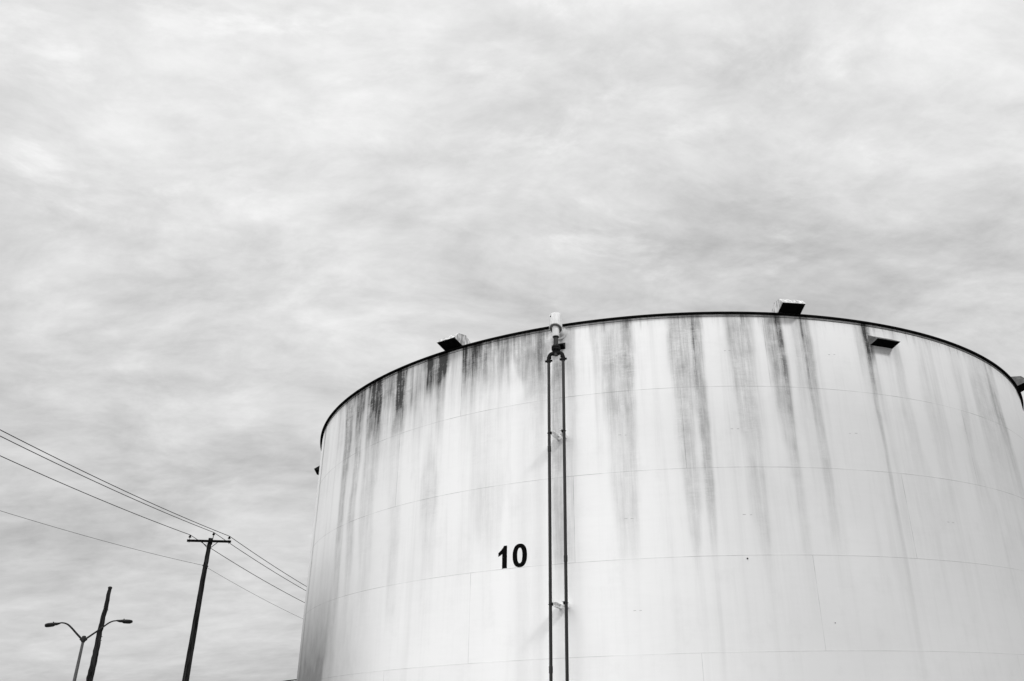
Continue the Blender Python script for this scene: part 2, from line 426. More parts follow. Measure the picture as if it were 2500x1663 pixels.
# rain and rust streaks down the shell: height above the eye, left and right azimuth, strength
def stain_field(az, z):
    """az, z: 2-D arrays (degrees, metres above the eye)"""
    S = np.zeros_like(az)
    rng = np.random.RandomState(3)
    for L in STREAKS:
        zs = np.array([l[0] for l in L])[::-1]
        top = zs[-1]
        zi = np.clip(z, zs[0], None)
        def lv(i, hw):
            q = np.array([l[i] for l in L], float)[::-1]
            return sum(np.interp(zi + o_, zs, q) for o_ in np.linspace(-hw, hw, 9)) / 9
        a0, a1, st = lv(1, 0.7), lv(2, 0.7), lv(3, 0.2)
        if L[0][1] > -14:
            st = st * 0.74                                        # paler runs on the right half
        st = st * np.clip(1 - (zs[0] - z) / 2.2, 0, 1)            # fade out below the last level
        w = a1 - a0
        soft = np.minimum(0.5 * w, 0.9)
        a0 = a0 - 0.04 * w; a1 = a1 + 0.04 * w
        # ragged sides
        ph = rng.rand(3) * 20
        wob = 0.05 * np.sin(z * 2.1 + ph[0]) + 0.02 * np.sin(z * 6.7 + ph[1])
        x = az + wob * np.minimum(w, 1.5)
        e = np.clip((x - a0 + soft * 0.5) / soft, 0, 1) * np.clip((a1 - x + soft * 0.5) / soft, 0, 1)
        e = e * e * (3 - 2 * e)
        sw = np.maximum(0.9 * w, 0.6)
        halo = np.clip((x - a0 + sw) / (2 * sw), 0, 1) * np.clip((a1 - x + sw) / (2 * sw), 0, 1)
        halo = halo * halo * (3 - 2 * halo)
        S = 1 - (1 - S) * (1 - np.clip(st * (0.84 * e + 0.22 * halo), 0, 1))
    return S


def build_shell(parent):
    fine = np.arange(-92, 76, 0.14)
    rest = np.arange(76, 268, 2.0)
    azs = np.concatenate([fine, rest])
    lo = np.arange(ZB, 1.2 + CZ, 0.6)
    hi = np.arange(1.2 + CZ, HT, 0.11)
    zs = np.concatenate([lo, hi, [HT]])
    A, Z = np.meshgrid(azs, zs, indexing='ij')
    na, nz = A.shape
    co = np.stack([R * np.sin(A * D2R), -R * np.cos(A * D2R), Z], -1).reshape(-1, 3)
    i, j = np.meshgrid(np.arange(na), np.arange(nz - 1), indexing='ij')
    i2 = (i + 1) % na
    F_ = np.stack([i * nz + j, i2 * nz + j, i2 * nz + j + 1, i * nz + j + 1], -1).reshape(-1, 4)
    me = bpy.data.meshes.new('shell')
    me.vertices.add(len(co)); me.vertices.foreach_set('co', co.ravel())
    me.loops.add(F_.size); me.loops.foreach_set('vertex_index', F_.ravel().astype(np.int32))
    me.polygons.add(len(F_)); me.polygons.foreach_set('loop_start', (np.arange(len(F_)) * 4).astype(np.int32))
    me.polygons.foreach_set('use_smooth', np.ones(len(F_), bool))
    me.update(calc_edges=True)
    at = me.attributes.new('stain', 'FLOAT', 'POINT')
    at.data.foreach_set('value', stain_field(A, Z - CZ).ravel().astype(np.float32))
    a2 = me.attributes.new('azimuth', 'FLOAT', 'POINT')
    # seam between the last column and the first one lies at the far side of the tank
    a2.data.foreach_set('value', A.ravel().astype(np.float32))
    me.materials.append(shell_material())
    o = bpy.data.objects.new('shell', me)
    sc.collection.objects.link(o)
    o.parent = parent
    return o


def shell_material():
    m, gg, b = material('white_tank_paint')
    st = gg.n('ShaderNodeAttribute', attribute_name='stain').outputs['Fac']
    az = gg.n('ShaderNodeAttribute', attribute_name='azimuth').outputs['Fac']
    co = gg.n('ShaderNodeTexCoord').outputs['Object']
    x, y, z = gg.sep(co)
    arc = gg.m('MULTIPLY', az, R * D2R)
    def P(sx, sz, o=0.0):
        return gg.comb(gg.m('MULTIPLY', arc, sx), gg.m('MULTIPLY', z, sz), o)
    n1 = gg.noise(P(5, 0.35), 1, 5, 0.6)
    n2 = gg.noise(P(26, 1.1, 3.3), 1, 4, 0.6)
    br = gg.noise(P(2.2, 10.0, 7.7), 1, 5, 0.65, 1.2)        # horizontal roller and brush marks
    pm = gg.remap(gg.noise(P(0.8, 0.9, 1.7), 1, 3, 0.5), 0.42, 0.62)
    bl = gg.noise(P(2.2, 1.6, 5.1), 1, 5, 0.6)
    sp = gg.noise(P(30, 22, 9.1), 1, 3, 0.7)
    k = gg.m('ADD', 0.95, gg.m('MULTIPLY', gg.m('SUBTRACT', n1, 0.5), 1.5))
    k = gg.m('ADD', k, gg.m('MULTIPLY', gg.m('SUBTRACT', n2, 0.5), 1.3))
    k = gg.m('ADD', k, gg.m('MULTIPLY', gg.m('SUBTRACT', bl, 0.5), 1.4))
    k = gg.m('ADD', k, gg.m('MULTIPLY', gg.m('SUBTRACT', sp, 0.5), 0.7))
    k = gg.m('ADD', k, gg.m('MULTIPLY', gg.m('MULTIPLY', gg.m('SUBTRACT', br, 0.5), 1.15), pm))
    k = gg.m('MAXIMUM', k, 0.12)
    s = gg.m('MULTIPLY', st, gg.m('MULTIPLY', k, 1.02))
    # thin overall grime: long faint runs, stronger near the top
    runs = gg.remap(gg.noise(P(1.7, 0.05, 11.), 1, 6, 0.62), 0.5, 0.8)
    topw = gg.remap(z, 2.0, HT, 0.25, 1.0, False)
    fr = gg.remap(gg.noise(P(9, 0.5, 15.), 1, 4, 0.6), 0.45, 0.75)
    # grey wash under the rim on the left quarter
    wash = gg.m('MULTIPLY', gg.remap(az, -58.0, -50.0, 0.0, 1.0), gg.remap(az, -30.0, -15.0, 1.0, 0.0))
    wash = gg.m('MULTIPLY', wash, gg.remap(gg.m('ADD', z, gg.m('MULTIPLY', gg.noise(P(1.5, 0.1, 81.), 1, 4, 0.6), 2.4)), HT - 1.9, HT + 0.9, 0.0, 1.0))
    wash = gg.m('MULTIPLY', wash, gg.m('ADD', 0.08, gg.m('MULTIPLY', gg.remap(n1, 0.35, 0.7), 0.26)))
    s = gg.m('ADD', s, wash)
    lip = gg.m('MULTIPLY', gg.remap(z, HT - 0.55, HT - 0.05, 0.0, 0.35), fr)
    s = gg.m('ADD', s, gg.m('MULTIPLY', gg.m('MULTIPLY', runs, topw), 0.22))
    s = gg.m('ADD', s, lip)
    s = gg.m('ADD', s, gg.m('MULTIPLY', gg.m('SUBTRACT', gg.noise(P(1.2, 9.0, 21.), 1, 4, 0.6), 0.5), 0.05))
    s = gg.m('ADD', s, gg.m('MULTIPLY', gg.m('SUBTRACT', gg.noise(P(0.35, 0.3, 25.), 1, 4, 0.6), 0.5), 0.14))
    s = gg.m('ADD', s, gg.m('MULTIPLY', gg.m('MULTIPLY', gg.remap(gg.noise(P(4.0, 0.22, 71.), 1, 6, 0.65), 0.48, 0.8), topw), 0.14))
    s = gg.m('ADD', s, gg.m('MULTIPLY', gg.remap(gg.noise(P(1.1, 0.8, 73.), 1, 6, 0.7), 0.5, 0.8), 0.07))
    s = gg.m('ADD', s, 0.005)
    s = gg.m('MINIMUM', gg.m('MAXIMUM', s, 0.0), 0.97)
    # welds: rings every course, staggered verticals
    kf = gg.m('DIVIDE', gg.m('SUBTRACT', SEAM, z), COURSE)
    ring = gg.m('FRACT', gg.m('ADD', kf, 100.5))
    dr = gg.m('MULTIPLY', gg.m('ABSOLUTE', gg.m('SUBTRACT', ring, 0.5)), COURSE)
    course = gg.m('FLOOR', kf)
    va = gg.m('ADD', gg.m('ADD', az, 3.54), gg.m('ADD', gg.m('MULTIPLY', course, 12.15), gg.m('MULTIPLY', gg.m('LESS_THAN', course, -0.5), 2.1)))
    vf = gg.m('DIVIDE', va, 36.45)
    vfr = gg.m('FRACT', gg.m('ADD', vf, 100.5))
    dv = gg.m('MULTIPLY', gg.m('ABSOLUTE', gg.m('SUBTRACT', vfr, 0.5)), 36.45 * D2R * R)
    dmin = gg.m('MINIMUM', dr, dv)
    line = gg.remap(dmin, 0.002, 0.009, 1.0, 0.0)
    lv = gg.remap(gg.noise(P(0.9, 1.3, 31.), 1, 4, 0.6), 0.35, 0.65, 0.15, 0.62)
    lw = gg.remap(z, 3.0, 9.0, 0.6, 1.0)
    plate = gg.n('ShaderNodeTexWhiteNoise', noise_dimensions='2D')
    gg.put(plate.inputs['Vector'], gg.comb(gg.m('FLOOR', gg.m('ADD', vf, 100.0)), course, 0))
    paint = gg.m('ADD', 0.85, gg.m('MULTIPLY', plate.outputs['Value'], 0.03))
    # grey film to the right; the wall's brightness fall-off is put into its tone
    film = gg.m('MULTIPLY', gg.remap(az, -20.0, 12.0, 0.0, 1.0), gg.remap(z, 10.0, HT, 1.0, 0.35, False))
    film = gg.m('MULTIPLY', film, gg.m('ADD', 0.8, gg.m('MULTIPLY', gg.noise(P(0.4, 0.2, 51.), 1, 3, 0.5), 0.4)))
    paint = gg.mix(film, paint, 0.6)
    # shade low on the left, put into the colour with some dirt: two bands
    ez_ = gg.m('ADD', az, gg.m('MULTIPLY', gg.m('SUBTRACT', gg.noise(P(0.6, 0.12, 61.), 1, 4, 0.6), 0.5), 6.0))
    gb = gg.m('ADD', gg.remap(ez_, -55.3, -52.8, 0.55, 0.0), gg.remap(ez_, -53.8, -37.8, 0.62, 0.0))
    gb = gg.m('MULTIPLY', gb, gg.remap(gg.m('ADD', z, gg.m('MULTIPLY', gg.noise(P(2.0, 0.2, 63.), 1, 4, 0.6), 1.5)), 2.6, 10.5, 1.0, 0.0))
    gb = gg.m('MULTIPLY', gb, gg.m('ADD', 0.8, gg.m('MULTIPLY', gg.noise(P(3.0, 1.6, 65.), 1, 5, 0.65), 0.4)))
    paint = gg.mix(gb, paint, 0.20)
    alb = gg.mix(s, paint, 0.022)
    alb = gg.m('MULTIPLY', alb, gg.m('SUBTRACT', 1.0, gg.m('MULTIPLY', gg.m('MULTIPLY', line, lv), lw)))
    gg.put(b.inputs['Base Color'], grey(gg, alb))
    gg.put(b.inputs['Roughness'], gg.mix(s, 0.5, 0.85))
    b.inputs['Specular IOR Level'].default_value = 0.35
    hgt = gg.remap(dmin, 0.0, 0.03, 1.0, 0.0)
    buck = gg.noise(P(0.28, 0.35, 41.), 1, 2, 0.4)
    bp2 = gg.n('ShaderNodeBump')
    bp2.inputs['Distance'].default_value = 0.05
    bp2.inputs['Strength'].default_value = 0.5
    gg.put(bp2.inputs['Height'], buck)
    bp = gg.n('ShaderNodeBump')
    bp.inputs['Strength'].default_value = 0.35
    bp.inputs['Distance'].default_value = 0.003
    gg.put(bp.inputs['Height'], hgt)
    gg.put(bp.inputs['Normal'], bp2.outputs[0])
    gg.put(b.inputs['Normal'], bp.outputs[0])
    return m


tank = empty('storage_tank', (TX, TY, 0))
tag(tank, 'huge white streaked storage tank numbered 10 filling the right of the view', 'storage tank')
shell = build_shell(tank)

# roof: a shallow cone, and the dark curb angle with its narrow lower bead
mb = MB()
mb.lathe((0, 0, HT), [(R + 0.03, 0.062), (R * 0.5, 0.52), (0.02, 0.95)], seg=180)
mb.build('roof', M_galv, tank, 30)
mb = MB()
mb.lathe((0, 0, HT), [(R - 0.02, -0.004), (R + 0.095, -0.004), (R + 0.095, 0.042), (R - 0.02, 0.042)], seg=360)
mb.build('rim', M_rim, tank, 30)
mb = MB()
mb.lathe((0, 0, HT - 0.075), [(R + 0.001, 0.0), (R + 0.010, 0.0), (R + 0.010, 0.010), (R + 0.001, 0.010)], seg=360)
mb.build('weld_bead', M_rim, tank, 30)
mb = MB()
mb.lathe((0, 0, 0), [(R + 0.35, -0.3), (R + 0.35, ZB - 0.004), (R - 0.3, ZB - 0.004)], seg=180)
mb.build('foundation_ring', simple('concrete_ringwall', 0.25, 0.36, 0.85, 2), tank, 30)


def hood(az, wt, prof, z0, rin, mat, label=None, split=True):
    """sheet-metal vent hood, open underneath: prof = outer outline (r, z) from the outer lip inwards"""
    et, er, ez = frame(az)
    def Q(t_, r_, z_):
        return er * (R + r_) + et * t_ + ez * (z0 + z_)
    mb_ = MB()
    th = 0.012
    for sgn in (-1, 1):                                   # end plates
        a_ = [Q(sgn * wt, r_, z_) for r_, z_ in prof]
        b_ = [Q(sgn * (wt - th), r_, z_) for r_, z_ in prof]
        va = [mb_.bm.verts.new(q) for q in a_]; vb = [mb_.bm.verts.new(q) for q in b_]
        mb_.bm.faces.new(va); mb_.bm.faces.new(vb[::-1])
        for i in range(len(va)):
            mb_.bm.faces.new((va[i], va[(i + 1) % len(va)], vb[(i + 1) % len(va)], vb[i]))
    for (r0, z_0), (r1, z_1) in zip(prof[:-2], prof[1:-1]):   # top and front sheets with thickness
        n_ = Vector((z_1 - z_0, r0 - r1)).normalized() * th
        for w0 in (wt + 0.004,):
            P8 = [Q(-w0, r0, z_0), Q(w0, r0, z_0), Q(w0, r1, z_1), Q(-w0, r1, z_1)]
            P8b = [Q(-w0, r0 + n_.x, z_0 + n_.y), Q(w0, r0 + n_.x, z_0 + n_.y), Q(w0, r1 + n_.x, z_1 + n_.y), Q(-w0, r1 + n_.x, z_1 + n_.y)]
            va = [mb_.bm.verts.new(q) for q in P8]; vb = [mb_.bm.verts.new(q) for q in P8b]
            mb_.bm.faces.new(va); mb_.bm.faces.new(vb[::-1])
            for i in range(4):
                mb_.bm.faces.new((va[i], va[(i + 1) % 4], vb[(i + 1) % 4], vb[i]))
    o = mb_.build('vent_hood', mat, tank)
    if label: o['label'] = label
    mb_ = MB()                                            # black panel painting in the shade inside the open underside
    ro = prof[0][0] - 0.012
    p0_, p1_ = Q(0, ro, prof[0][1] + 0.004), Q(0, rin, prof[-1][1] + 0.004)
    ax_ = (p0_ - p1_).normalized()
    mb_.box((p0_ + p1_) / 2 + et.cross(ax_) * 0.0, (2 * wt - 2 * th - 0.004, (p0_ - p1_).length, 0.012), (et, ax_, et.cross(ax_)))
    mb_.build('hood_shade_panel', M_void, o)
    return o


M_hood_mid = simple('dull_grey_hood_paint', 0.10, 0.2, 0.7, 6.0, spec=0.1)
roofp = [(0.47, 0.13), (0.27, 0.345), (-0.10, 0.41), (-0.52, 0.12), (0.05, 0.0)]
hood(-31.25, 0.37, roofp, HT + 0.058, 0.07, M_hood, 'roof edge vent hood with bright end, left of the foam pipes')
hood(9.75, 0.37, roofp, HT + 0.058, 0.07, M_hood, 'roof edge vent hood above the dark streaks, right of the foam pipes')
hood(56.5, 0.40, roofp, HT + 0.03, 0.07, M_hood_mid, 'roof edge vent hood at the right edge of the photo')
wallp = [(0.34, 0.0), (0.002, 0.27)]


def wall_hood(az, wt, mat, label, z0=10.99 + CZ, ro=0.37, h=0.25):
    et, er, ez = frame(az)
    def Q(t_, r_, z_):
        return er * (R + r_) + et * t_ + ez * (z0 + z_)
    mb_ = MB()
    th = 0.012
    for sgn in (-1, 1):
        tri = [(ro, 0.0), (0.0, h), (-0.02, -0.07)]
        va = [mb_.bm.verts.new(Q(sgn * wt, r_, z_)) for r_, z_ in tri]
        vb = [mb_.bm.verts.new(Q(sgn * (wt - th), r_, z_)) for r_, z_ in tri]
        mb_.bm.faces.new(va); mb_.bm.faces.new(vb[::-1])
        for i in range(3):
            mb_.bm.faces.new((va[i], va[(i + 1) % 3], vb[(i + 1) % 3], vb[i]))
    w0 = wt + 0.003
    a_ = [Q(-w0, ro, 0.0), Q(w0, ro, 0.0), Q(w0, -0.03, h + 0.02), Q(-w0, -0.03, h + 0.02)]
    b_ = [q + ez * 0.014 + er * 0.006 for q in a_]
    va = [mb_.bm.verts.new(q) for q in a_]; vb = [mb_.bm.verts.new(q) for q in b_]
    mb_.bm.faces.new(va); mb_.bm.faces.new(vb[::-1])
    for i in range(4):
        mb_.bm.faces.new((va[i], va[(i + 1) % 4], vb[(i + 1) % 4], vb[i]))
    o = mb_.build('overflow_hood', mat, tank)
    o['label'] = label
    mb_ = MB()  # black panel stands for the shade inside this hood
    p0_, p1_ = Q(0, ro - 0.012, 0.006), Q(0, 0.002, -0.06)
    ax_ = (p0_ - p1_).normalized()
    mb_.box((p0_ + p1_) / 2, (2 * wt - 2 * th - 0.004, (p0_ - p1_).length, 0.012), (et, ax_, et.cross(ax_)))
    mb_.build('hood_shade_panel', M_void, o)
    return o


wall_hood(21.4, 0.43, M_hood_mid, 'wedge shaped overflow hood on the shell under the right part of the rim')
wall_hood(-16.75, 0.125, M_hood_dark, 'small dark overflow hood behind the pipe fittings', ro=0.22, h=0.13, z0=10.94 + CZ)
wall_hood(-82.5, 0.43, M_hood_dark, 'overflow hood sticking out past the left edge of the tank')

# the painted number: outlines in metres on the unrolled shell, wrapped round it
DIG_H = 0.635


def wrap_digit(az_c, z_c, outer, inner=None, label=None, chip=None):
    bm = bmesh.new()
    def ring(pts, r):
        return [bm.verts.new(cyl(az_c + p_[0] / (R * D2R), z_c + p_[1], r)) for p_ in pts]
    if inner:
        n = len(outer)
        fo, fi = ring(outer, 0.004), ring(inner, 0.004)
        bo, bi = ring(outer, 0.0005), ring(inner, 0.0005)
        for k in range(n):
            k2 = (k + 1) % n
            bm.faces.new((fo[k], fo[k2], fi[k2], fi[k]))
            bm.faces.new((fo[k], bo[k], bo[k2], fo[k2]))
            bm.faces.new((fi[k], fi[k2], bi[k2], bi[k]))
    else:
        fo = ring(outer, 0.004); bo = ring(outer, 0.0005)
        bm.faces.new(fo)
        for k in range(len(outer)):
            k2 = (k + 1) % len(outer)
            bm.faces.new((fo[k], bo[k], bo[k2], fo[k2]))
    bmesh.ops.recalc_face_normals(bm, faces=bm.faces)
    me = bpy.data.meshes.new('painted_digit'); bm.to_mesh(me); bm.free()
    me.materials.append(M_digit)
    o = bpy.data.objects.new('painted_digit', me)
    sc.collection.objects.link(o); o.parent = shell
    o['label'] = label
    return o


def superell(a, b, n, k=64):
    out_ = []
    for i in range(k):
        t_ = 2 * math.pi * i / k
        c_, s_ = math.cos(t_), math.sin(t_)
        out_.append((a * abs(c_) ** (2 / n) * (1 if c_ >= 0 else -1), b * abs(s_) ** (2 / n) * (1 if s_ >= 0 else -1)))
    return out_


h2 = DIG_H / 2
one = [(0.062, -h2), (0.062, h2), (-0.035, h2)]
for i in range(1, 7):                              # curved flag of the 1
    t_ = i / 6
    one.append((-0.035 - 0.165 * t_ ** 1.15, h2 - 0.19 * (t_ ** 0.8)))
one += [(-0.2, h2 - 0.295), (-0.13, h2 - 0.262), (-0.082, h2 - 0.222), (-0.082, -h2)]
one = [(p_[0] * 1.05, p_[1]) for p_ in one]
wrap_digit(-23.60, 4.745 + CZ, one, None, 'painted black figure 1')
wrap_digit(-21.84, 4.745 + CZ, superell(0.212 * 1.05, h2 * 1.03, 2.35), superell(0.076 * 1.05, h2 * 1.03 - 0.112, 2.3), 'painted black figure 0')

SCARS = [(-10.37, 10.44), (-9.63, 10.42), (1.64, 7.98), (2.31, 7.98), (1.79, 10.43), (2.3, 10.43), (-10.19, 5.52), (-9.55, 5.51), (1.97, 5.51), (2.69, 5.5), (-9.74, 3.07), (-9.17, 3.07), (14.04, 10.43), (14.72, 10.45), (15.03, 7.94), (15.8, 7.96), (26.21, 5.54), (26.97, 5.54), (-10.42, 7.95), (-9.76, 7.93)]
M_scar = simple('dark_scar', 0.3, 0.42, 0.8, 9, spec=0.1)
for k, (a_, z_) in enumerate(SCARS):               # short grinding scars left by the erection lugs
    et, er, ez = frame(a_)
    mb = MB()
    c_ = cyl(a_, z_ + CZ, 0.002)
    ln = random.uniform(0.05, 0.09)
    mb.box(c_, (ln, 0.006, 0.010), (et, er, ez), 0.002)
    o = mb.build('weld_scar', M_scar, shell)
for a_, z_ in [(1.82, 4.32), (9.97, 2.66)]:
    et, er, ez = frame(a_)
    mb = MB()
    mb.tube([cyl(a_, z_ + CZ, 0.0), cyl(a_, z_ + CZ, 0.012)], 0.022 if z_ > 4 else 0.011, 10)
    mb.build('capped_hole', M_black, shell, 30)

# ------------------------------------------------------------------ foam pipework
foam = empty('foam_pipework', (TX, TY, 0))
tag(foam, 'pair of dark vertical pipes meeting under a white canister at the tank rim', 'pipework')
PR = 0.5                                           # stand-off of the pipes from the shell


def fp(az, z, r=PR):
    return cyl(az, z + CZ, r)


azc = -16.82
et, er, ez = frame(azc)
cx = fp(azc, 0.0); cx.z = CZ + 0.13
mb = MB()                                          # canister with a domed lid and slanted lower edge
seg = 48
rows = [(0.0, 11.70, 0), (0.10, 11.70, 0), (0.178, 11.688, 0), (0.195, 11.672, 0), (0.199, 11.63, 0), (0.199, 11.235, 1), (0.185, 11.225, 1), (0.112, 11.225, 1)]
rings = []
for r_, z_, sl_ in rows:
    ring_ = []
    for k in range(seg):
        a_ = 2 * math.pi * k / seg
        dr_ = math.sin(a_)
        off = 0.42 * r_ * dr_ if sl_ else 0.0
        ring_.append(mb.bm.verts.new(cx + et * (max(r_, .001) * math.cos(a_)) + er * (max(r_, .001) * dr_) + ez * (z_ + off)))
    rings.append(ring_)
for r0, r1 in zip(rings[:-2], rings[1:-1]):
    for k in range(seg):
        mb.bm.faces.new((r0[k], r0[(k + 1) % seg], r1[(k + 1) % seg], r1[k]))
low = [[v_.co.copy() for v_ in rg] for rg in rings[-2:]]
bmesh.ops.delete(mb.bm, geom=rings[-1], context='VERTS')
can = mb.build('foam_chamber', M_white, foam, 35)
mb = MB()                                          # slanted underside, its shade painted in as a darker grey
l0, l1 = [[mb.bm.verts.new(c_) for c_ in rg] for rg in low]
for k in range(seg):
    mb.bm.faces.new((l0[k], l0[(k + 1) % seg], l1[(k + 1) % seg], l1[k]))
mb.build('chamber_underside', simple('shaded_underside', 0.10, 0.2, 0.7, 8), can)
mb = MB()                                          # little dark lifting lug near the lid
lug = cx + (er * 0.86 - et * 0.51) * 0.2 + ez * 11.58
mb.quad([lug - et * 0.022 - ez * 0.02, lug + et * 0.022 - ez * 0.02, lug + er * 0.02 + ez * 0.0, lug + ez * 0.03])
mb.box(lug, (0.035, 0.012, 0.04), (et, er, ez))
mb.build('lug', M_fit, can)
mb = MB()
mb.lathe(cx, [(0.108, 11.40), (0.108, 10.97), (0.100, 10.955), (0.088, 10.955), (0.088, 11.0)], 40)
mb.build('neck', M_white, foam, 35)
mb = MB()
mb.lathe(cx, [(0.088, 11.0), (0.093, 10.945), (0.093, 10.925), (0.071, 10.92)], 32)
mb.build('collar', M_fit, foam, 35)
mb = MB()                                          # side outlet into the shell with its flange
oz = 11.30
o0 = cx + ez * oz - er * 0.15
mb.tube([o0, o0 - er * (PR - 0.152)], 0.135, 32)
outlet = mb.build('outlet_duct', M_white, foam, 35)
mb = MB()
mb.lathe(cx + ez * oz - er * PR, [(0.13, 0.03), (0.215, 0.03), (0.215, 0.004), (0.13, 0.004)], 40, axis=er)
mb.build('outlet_flange', M_white, foam, 35)
mb = MB()
mb.tube([cx + ez * 10.95, cx + ez * 10.33], 0.066, 24)
mb.build('drop_pipe', M_pipe, foam, 35)
mb = MB()                                          # bolted flange pair
mb.lathe(cx, [(0.07, 10.625), (0.132, 10.62), (0.135, 10.60), (0.135, 10.575), (0.12, 10.57), (0.12, 10.56), (0.135, 10.555), (0.135, 10.53), (0.132, 10.51), (0.09, 10.50), (0.08, 10.42), (0.07, 10.40)], 32)
for k in range(8):
    a_ = 2 * math.pi * (k + .5) / 8
    c_ = cx + (et * math.cos(a_) + er * math.sin(a_)) * 0.108
    mb.tube([c_ + ez * 10.655, c_ + ez * 10.48], 0.016, 6)
mb.build('flange', M_fit, foam, 35)
# tee: cross run to both elbows
eL, eR = fp(-17.62, 10.54), fp(-16.07, 10.53)
tc = cx + ez * 10.405
mb = MB()
def lerp(a_, b_, t_): return a_ + (b_ - a_) * t_
mb.tube([cx + ez * 10.46, cx + ez * 10.46, cx + ez * 10.335, cx + ez * 10.30], [0.078, 0.082, 0.082, 0.06], 24)
mb.tube([lerp(tc, eL, .12), lerp(tc, eL, .55)], 0.062, 20)
mb.tube([lerp(tc, eR, .12), lerp(tc, eR, .55)], 0.062, 20)
mb.build('tee', M_fit, foam, 35)
pz = (10.30, -CZ + 0.35)
PL = [fp(-17.67 - 0.012 * (10.30 - z_), z_) for z_ in (10.30, 4.0, pz[1])]
PRr = [fp(-16.02 - 0.020 * (10.30 - z_), z_) for z_ in (10.30, 4.0, pz[1])]
for line_, corner in ((PL, eL), (PRr, eR)):
    side = (corner - tc).normalized()
    mb = MB()                                      # elbow turning down, with beaded ends
    c0 = corner - side * 0.11
    bend = [tc + side * 0.12, c0]
    for i in range(1, 8):
        a_ = math.pi / 2 * i / 7
        bend.append(c0 + side * 0.11 * math.sin(a_) - ez * 0.11 * (1 - math.cos(a_)))
    down = line_[0] + ez * 0.06
    bend.append(down)
    mb.tube(bend, [0.05, 0.056] + [0.056] * 7 + [0.05], 20)
    mb.tube([c0 + side * -0.05, c0 + side * -0.01], 0.068, 20)
    mb.tube([bend[-2] + ez * 0.0, bend[-2] - ez * 0.035], 0.068, 20)
    mb.build('elbow', M_fit, foam, 40)
    mb = MB()                                      # bolted union
    mb.lathe(line_[0] + ez * 0.0, [(0.045, 0.075), (0.062, 0.07), (0.066, 0.045), (0.066, -0.02), (0.06, -0.04), (0.045, -0.045)], 24)
    for s_ in (-1, 1):
        c_ = line_[0] + et * s_ * 0.085 + ez * 0.012
        mb.box(c_, (0.05, 0.05, 0.055), (et, er, ez), 0.006)
        mb.tube([c_ - er * 0.05, c_ + er * 0.05], 0.014, 6)
    mb.build('union', M_fit, foam, 40)
    mb = MB()
    mb.tube(line_, 0.0445, 20)
    mb.build('riser_pipe', M_pipe, foam, 40)
def on(line_, z_):
    p0, p1 = line_[0], line_[-1]
    t_ = (p0.z - CZ - z_) / (p0.z - p1.z)
    return p0 + (p1 - p0) * t_
for line_, z_ in ((PL, 7.57), (PL, 1.66), (PRr, 4.44)):
    mb = MB()
    c_ = on(line_, z_)
    mb.tube([c_ + ez * 0.09, c_ + ez * 0.08, c_ - ez * 0.08, c_ - ez * 0.09], [0.046, 0.052, 0.052, 0.046], 20)
    mb.build('coupling', M_pipe, foam, 30)
for line_, z_, sg in ((PL, 8.04, 1), (PRr, 8.06, -1), (PL, 3.28, 1), (PRr, 3.29, -1)):
    c_ = on(line_, z_)
    a_ = math.atan2(c_.x, -c_.y) / D2R
    t2, r2, _z = frame(a_)
    t2 = t2 * sg
    mb = MB()                                      # channel strut welded to the shell
    mid = c_ + t2 * 0.075 - r2 * (PR / 2 + 0.012)
    ln = PR - 0.02
    mb.box(mid + ez * 0.0, (0.008, ln, 0.115), (t2, r2, ez))
    mb.box(mid + t2 * 0.034 + ez * 0.0555, (0.076, ln, 0.01), (t2, r2, ez))
    mb.box(mid + t2 * 0.034 - ez * 0.0555, (0.076, ln, 0.01), (t2, r2, ez))
    brk = mb.build('bracket', M_strut, foam)
    mb = MB()                                      # U-bolt round the pipe
    mb.box(c_ + t2 * 0.061, (0.02, 0.075, 0.075), (t2, r2, ez))
    loop = []
    for i in range(13):
        q = math.pi * i / 12
        loop.append(c_ + t2 * (-0.054 * math.sin(q)) + r2 * (0.054 * math.cos(q)))
    mb.tube([loop[0] + t2 * 0.07] + loop + [loop[-1] + t2 * 0.07], 0.008, 8)
    mb.build('pipe_clamp', M_fit, brk, 40)
# feet of the pipes: short sleepers on the ground
mb = MB()
for line_ in (PL, PRr):
    b_ = line_[-1]
    mb.box((b_.x, b_.y, 0.175), (0.3, 0.3, 0.35), None, 0.01)
mb.build('pipe_footing', simple('rough_concrete', 0.2, 0.34, 0.9, 5), foam)

# ------------------------------------------------------------------ utility poles, wires, street lamp
UB = Vector((-19.748, 45.935, 0))
ue = Vector((0.9187, 0.3950, 0))                   # along the crossarm
uf = Vector((0.3950, -0.9187, 0))                  # towards the street side (camera)
up_ = empty('utility_pole', (UB.x - 0.5 * ue.x, UB.y - 0.5 * ue.y, 0))
tag(up_, 'dark wooden utility pole with crossarm carrying the wires left of the tank', 'utility pole')
off = Vector((-up_.location.x, -up_.location.y, 0))


def uq(h, z, f_=0.0):
    return UB + ue * h + uf * f_ + ez * (z + CZ) + off


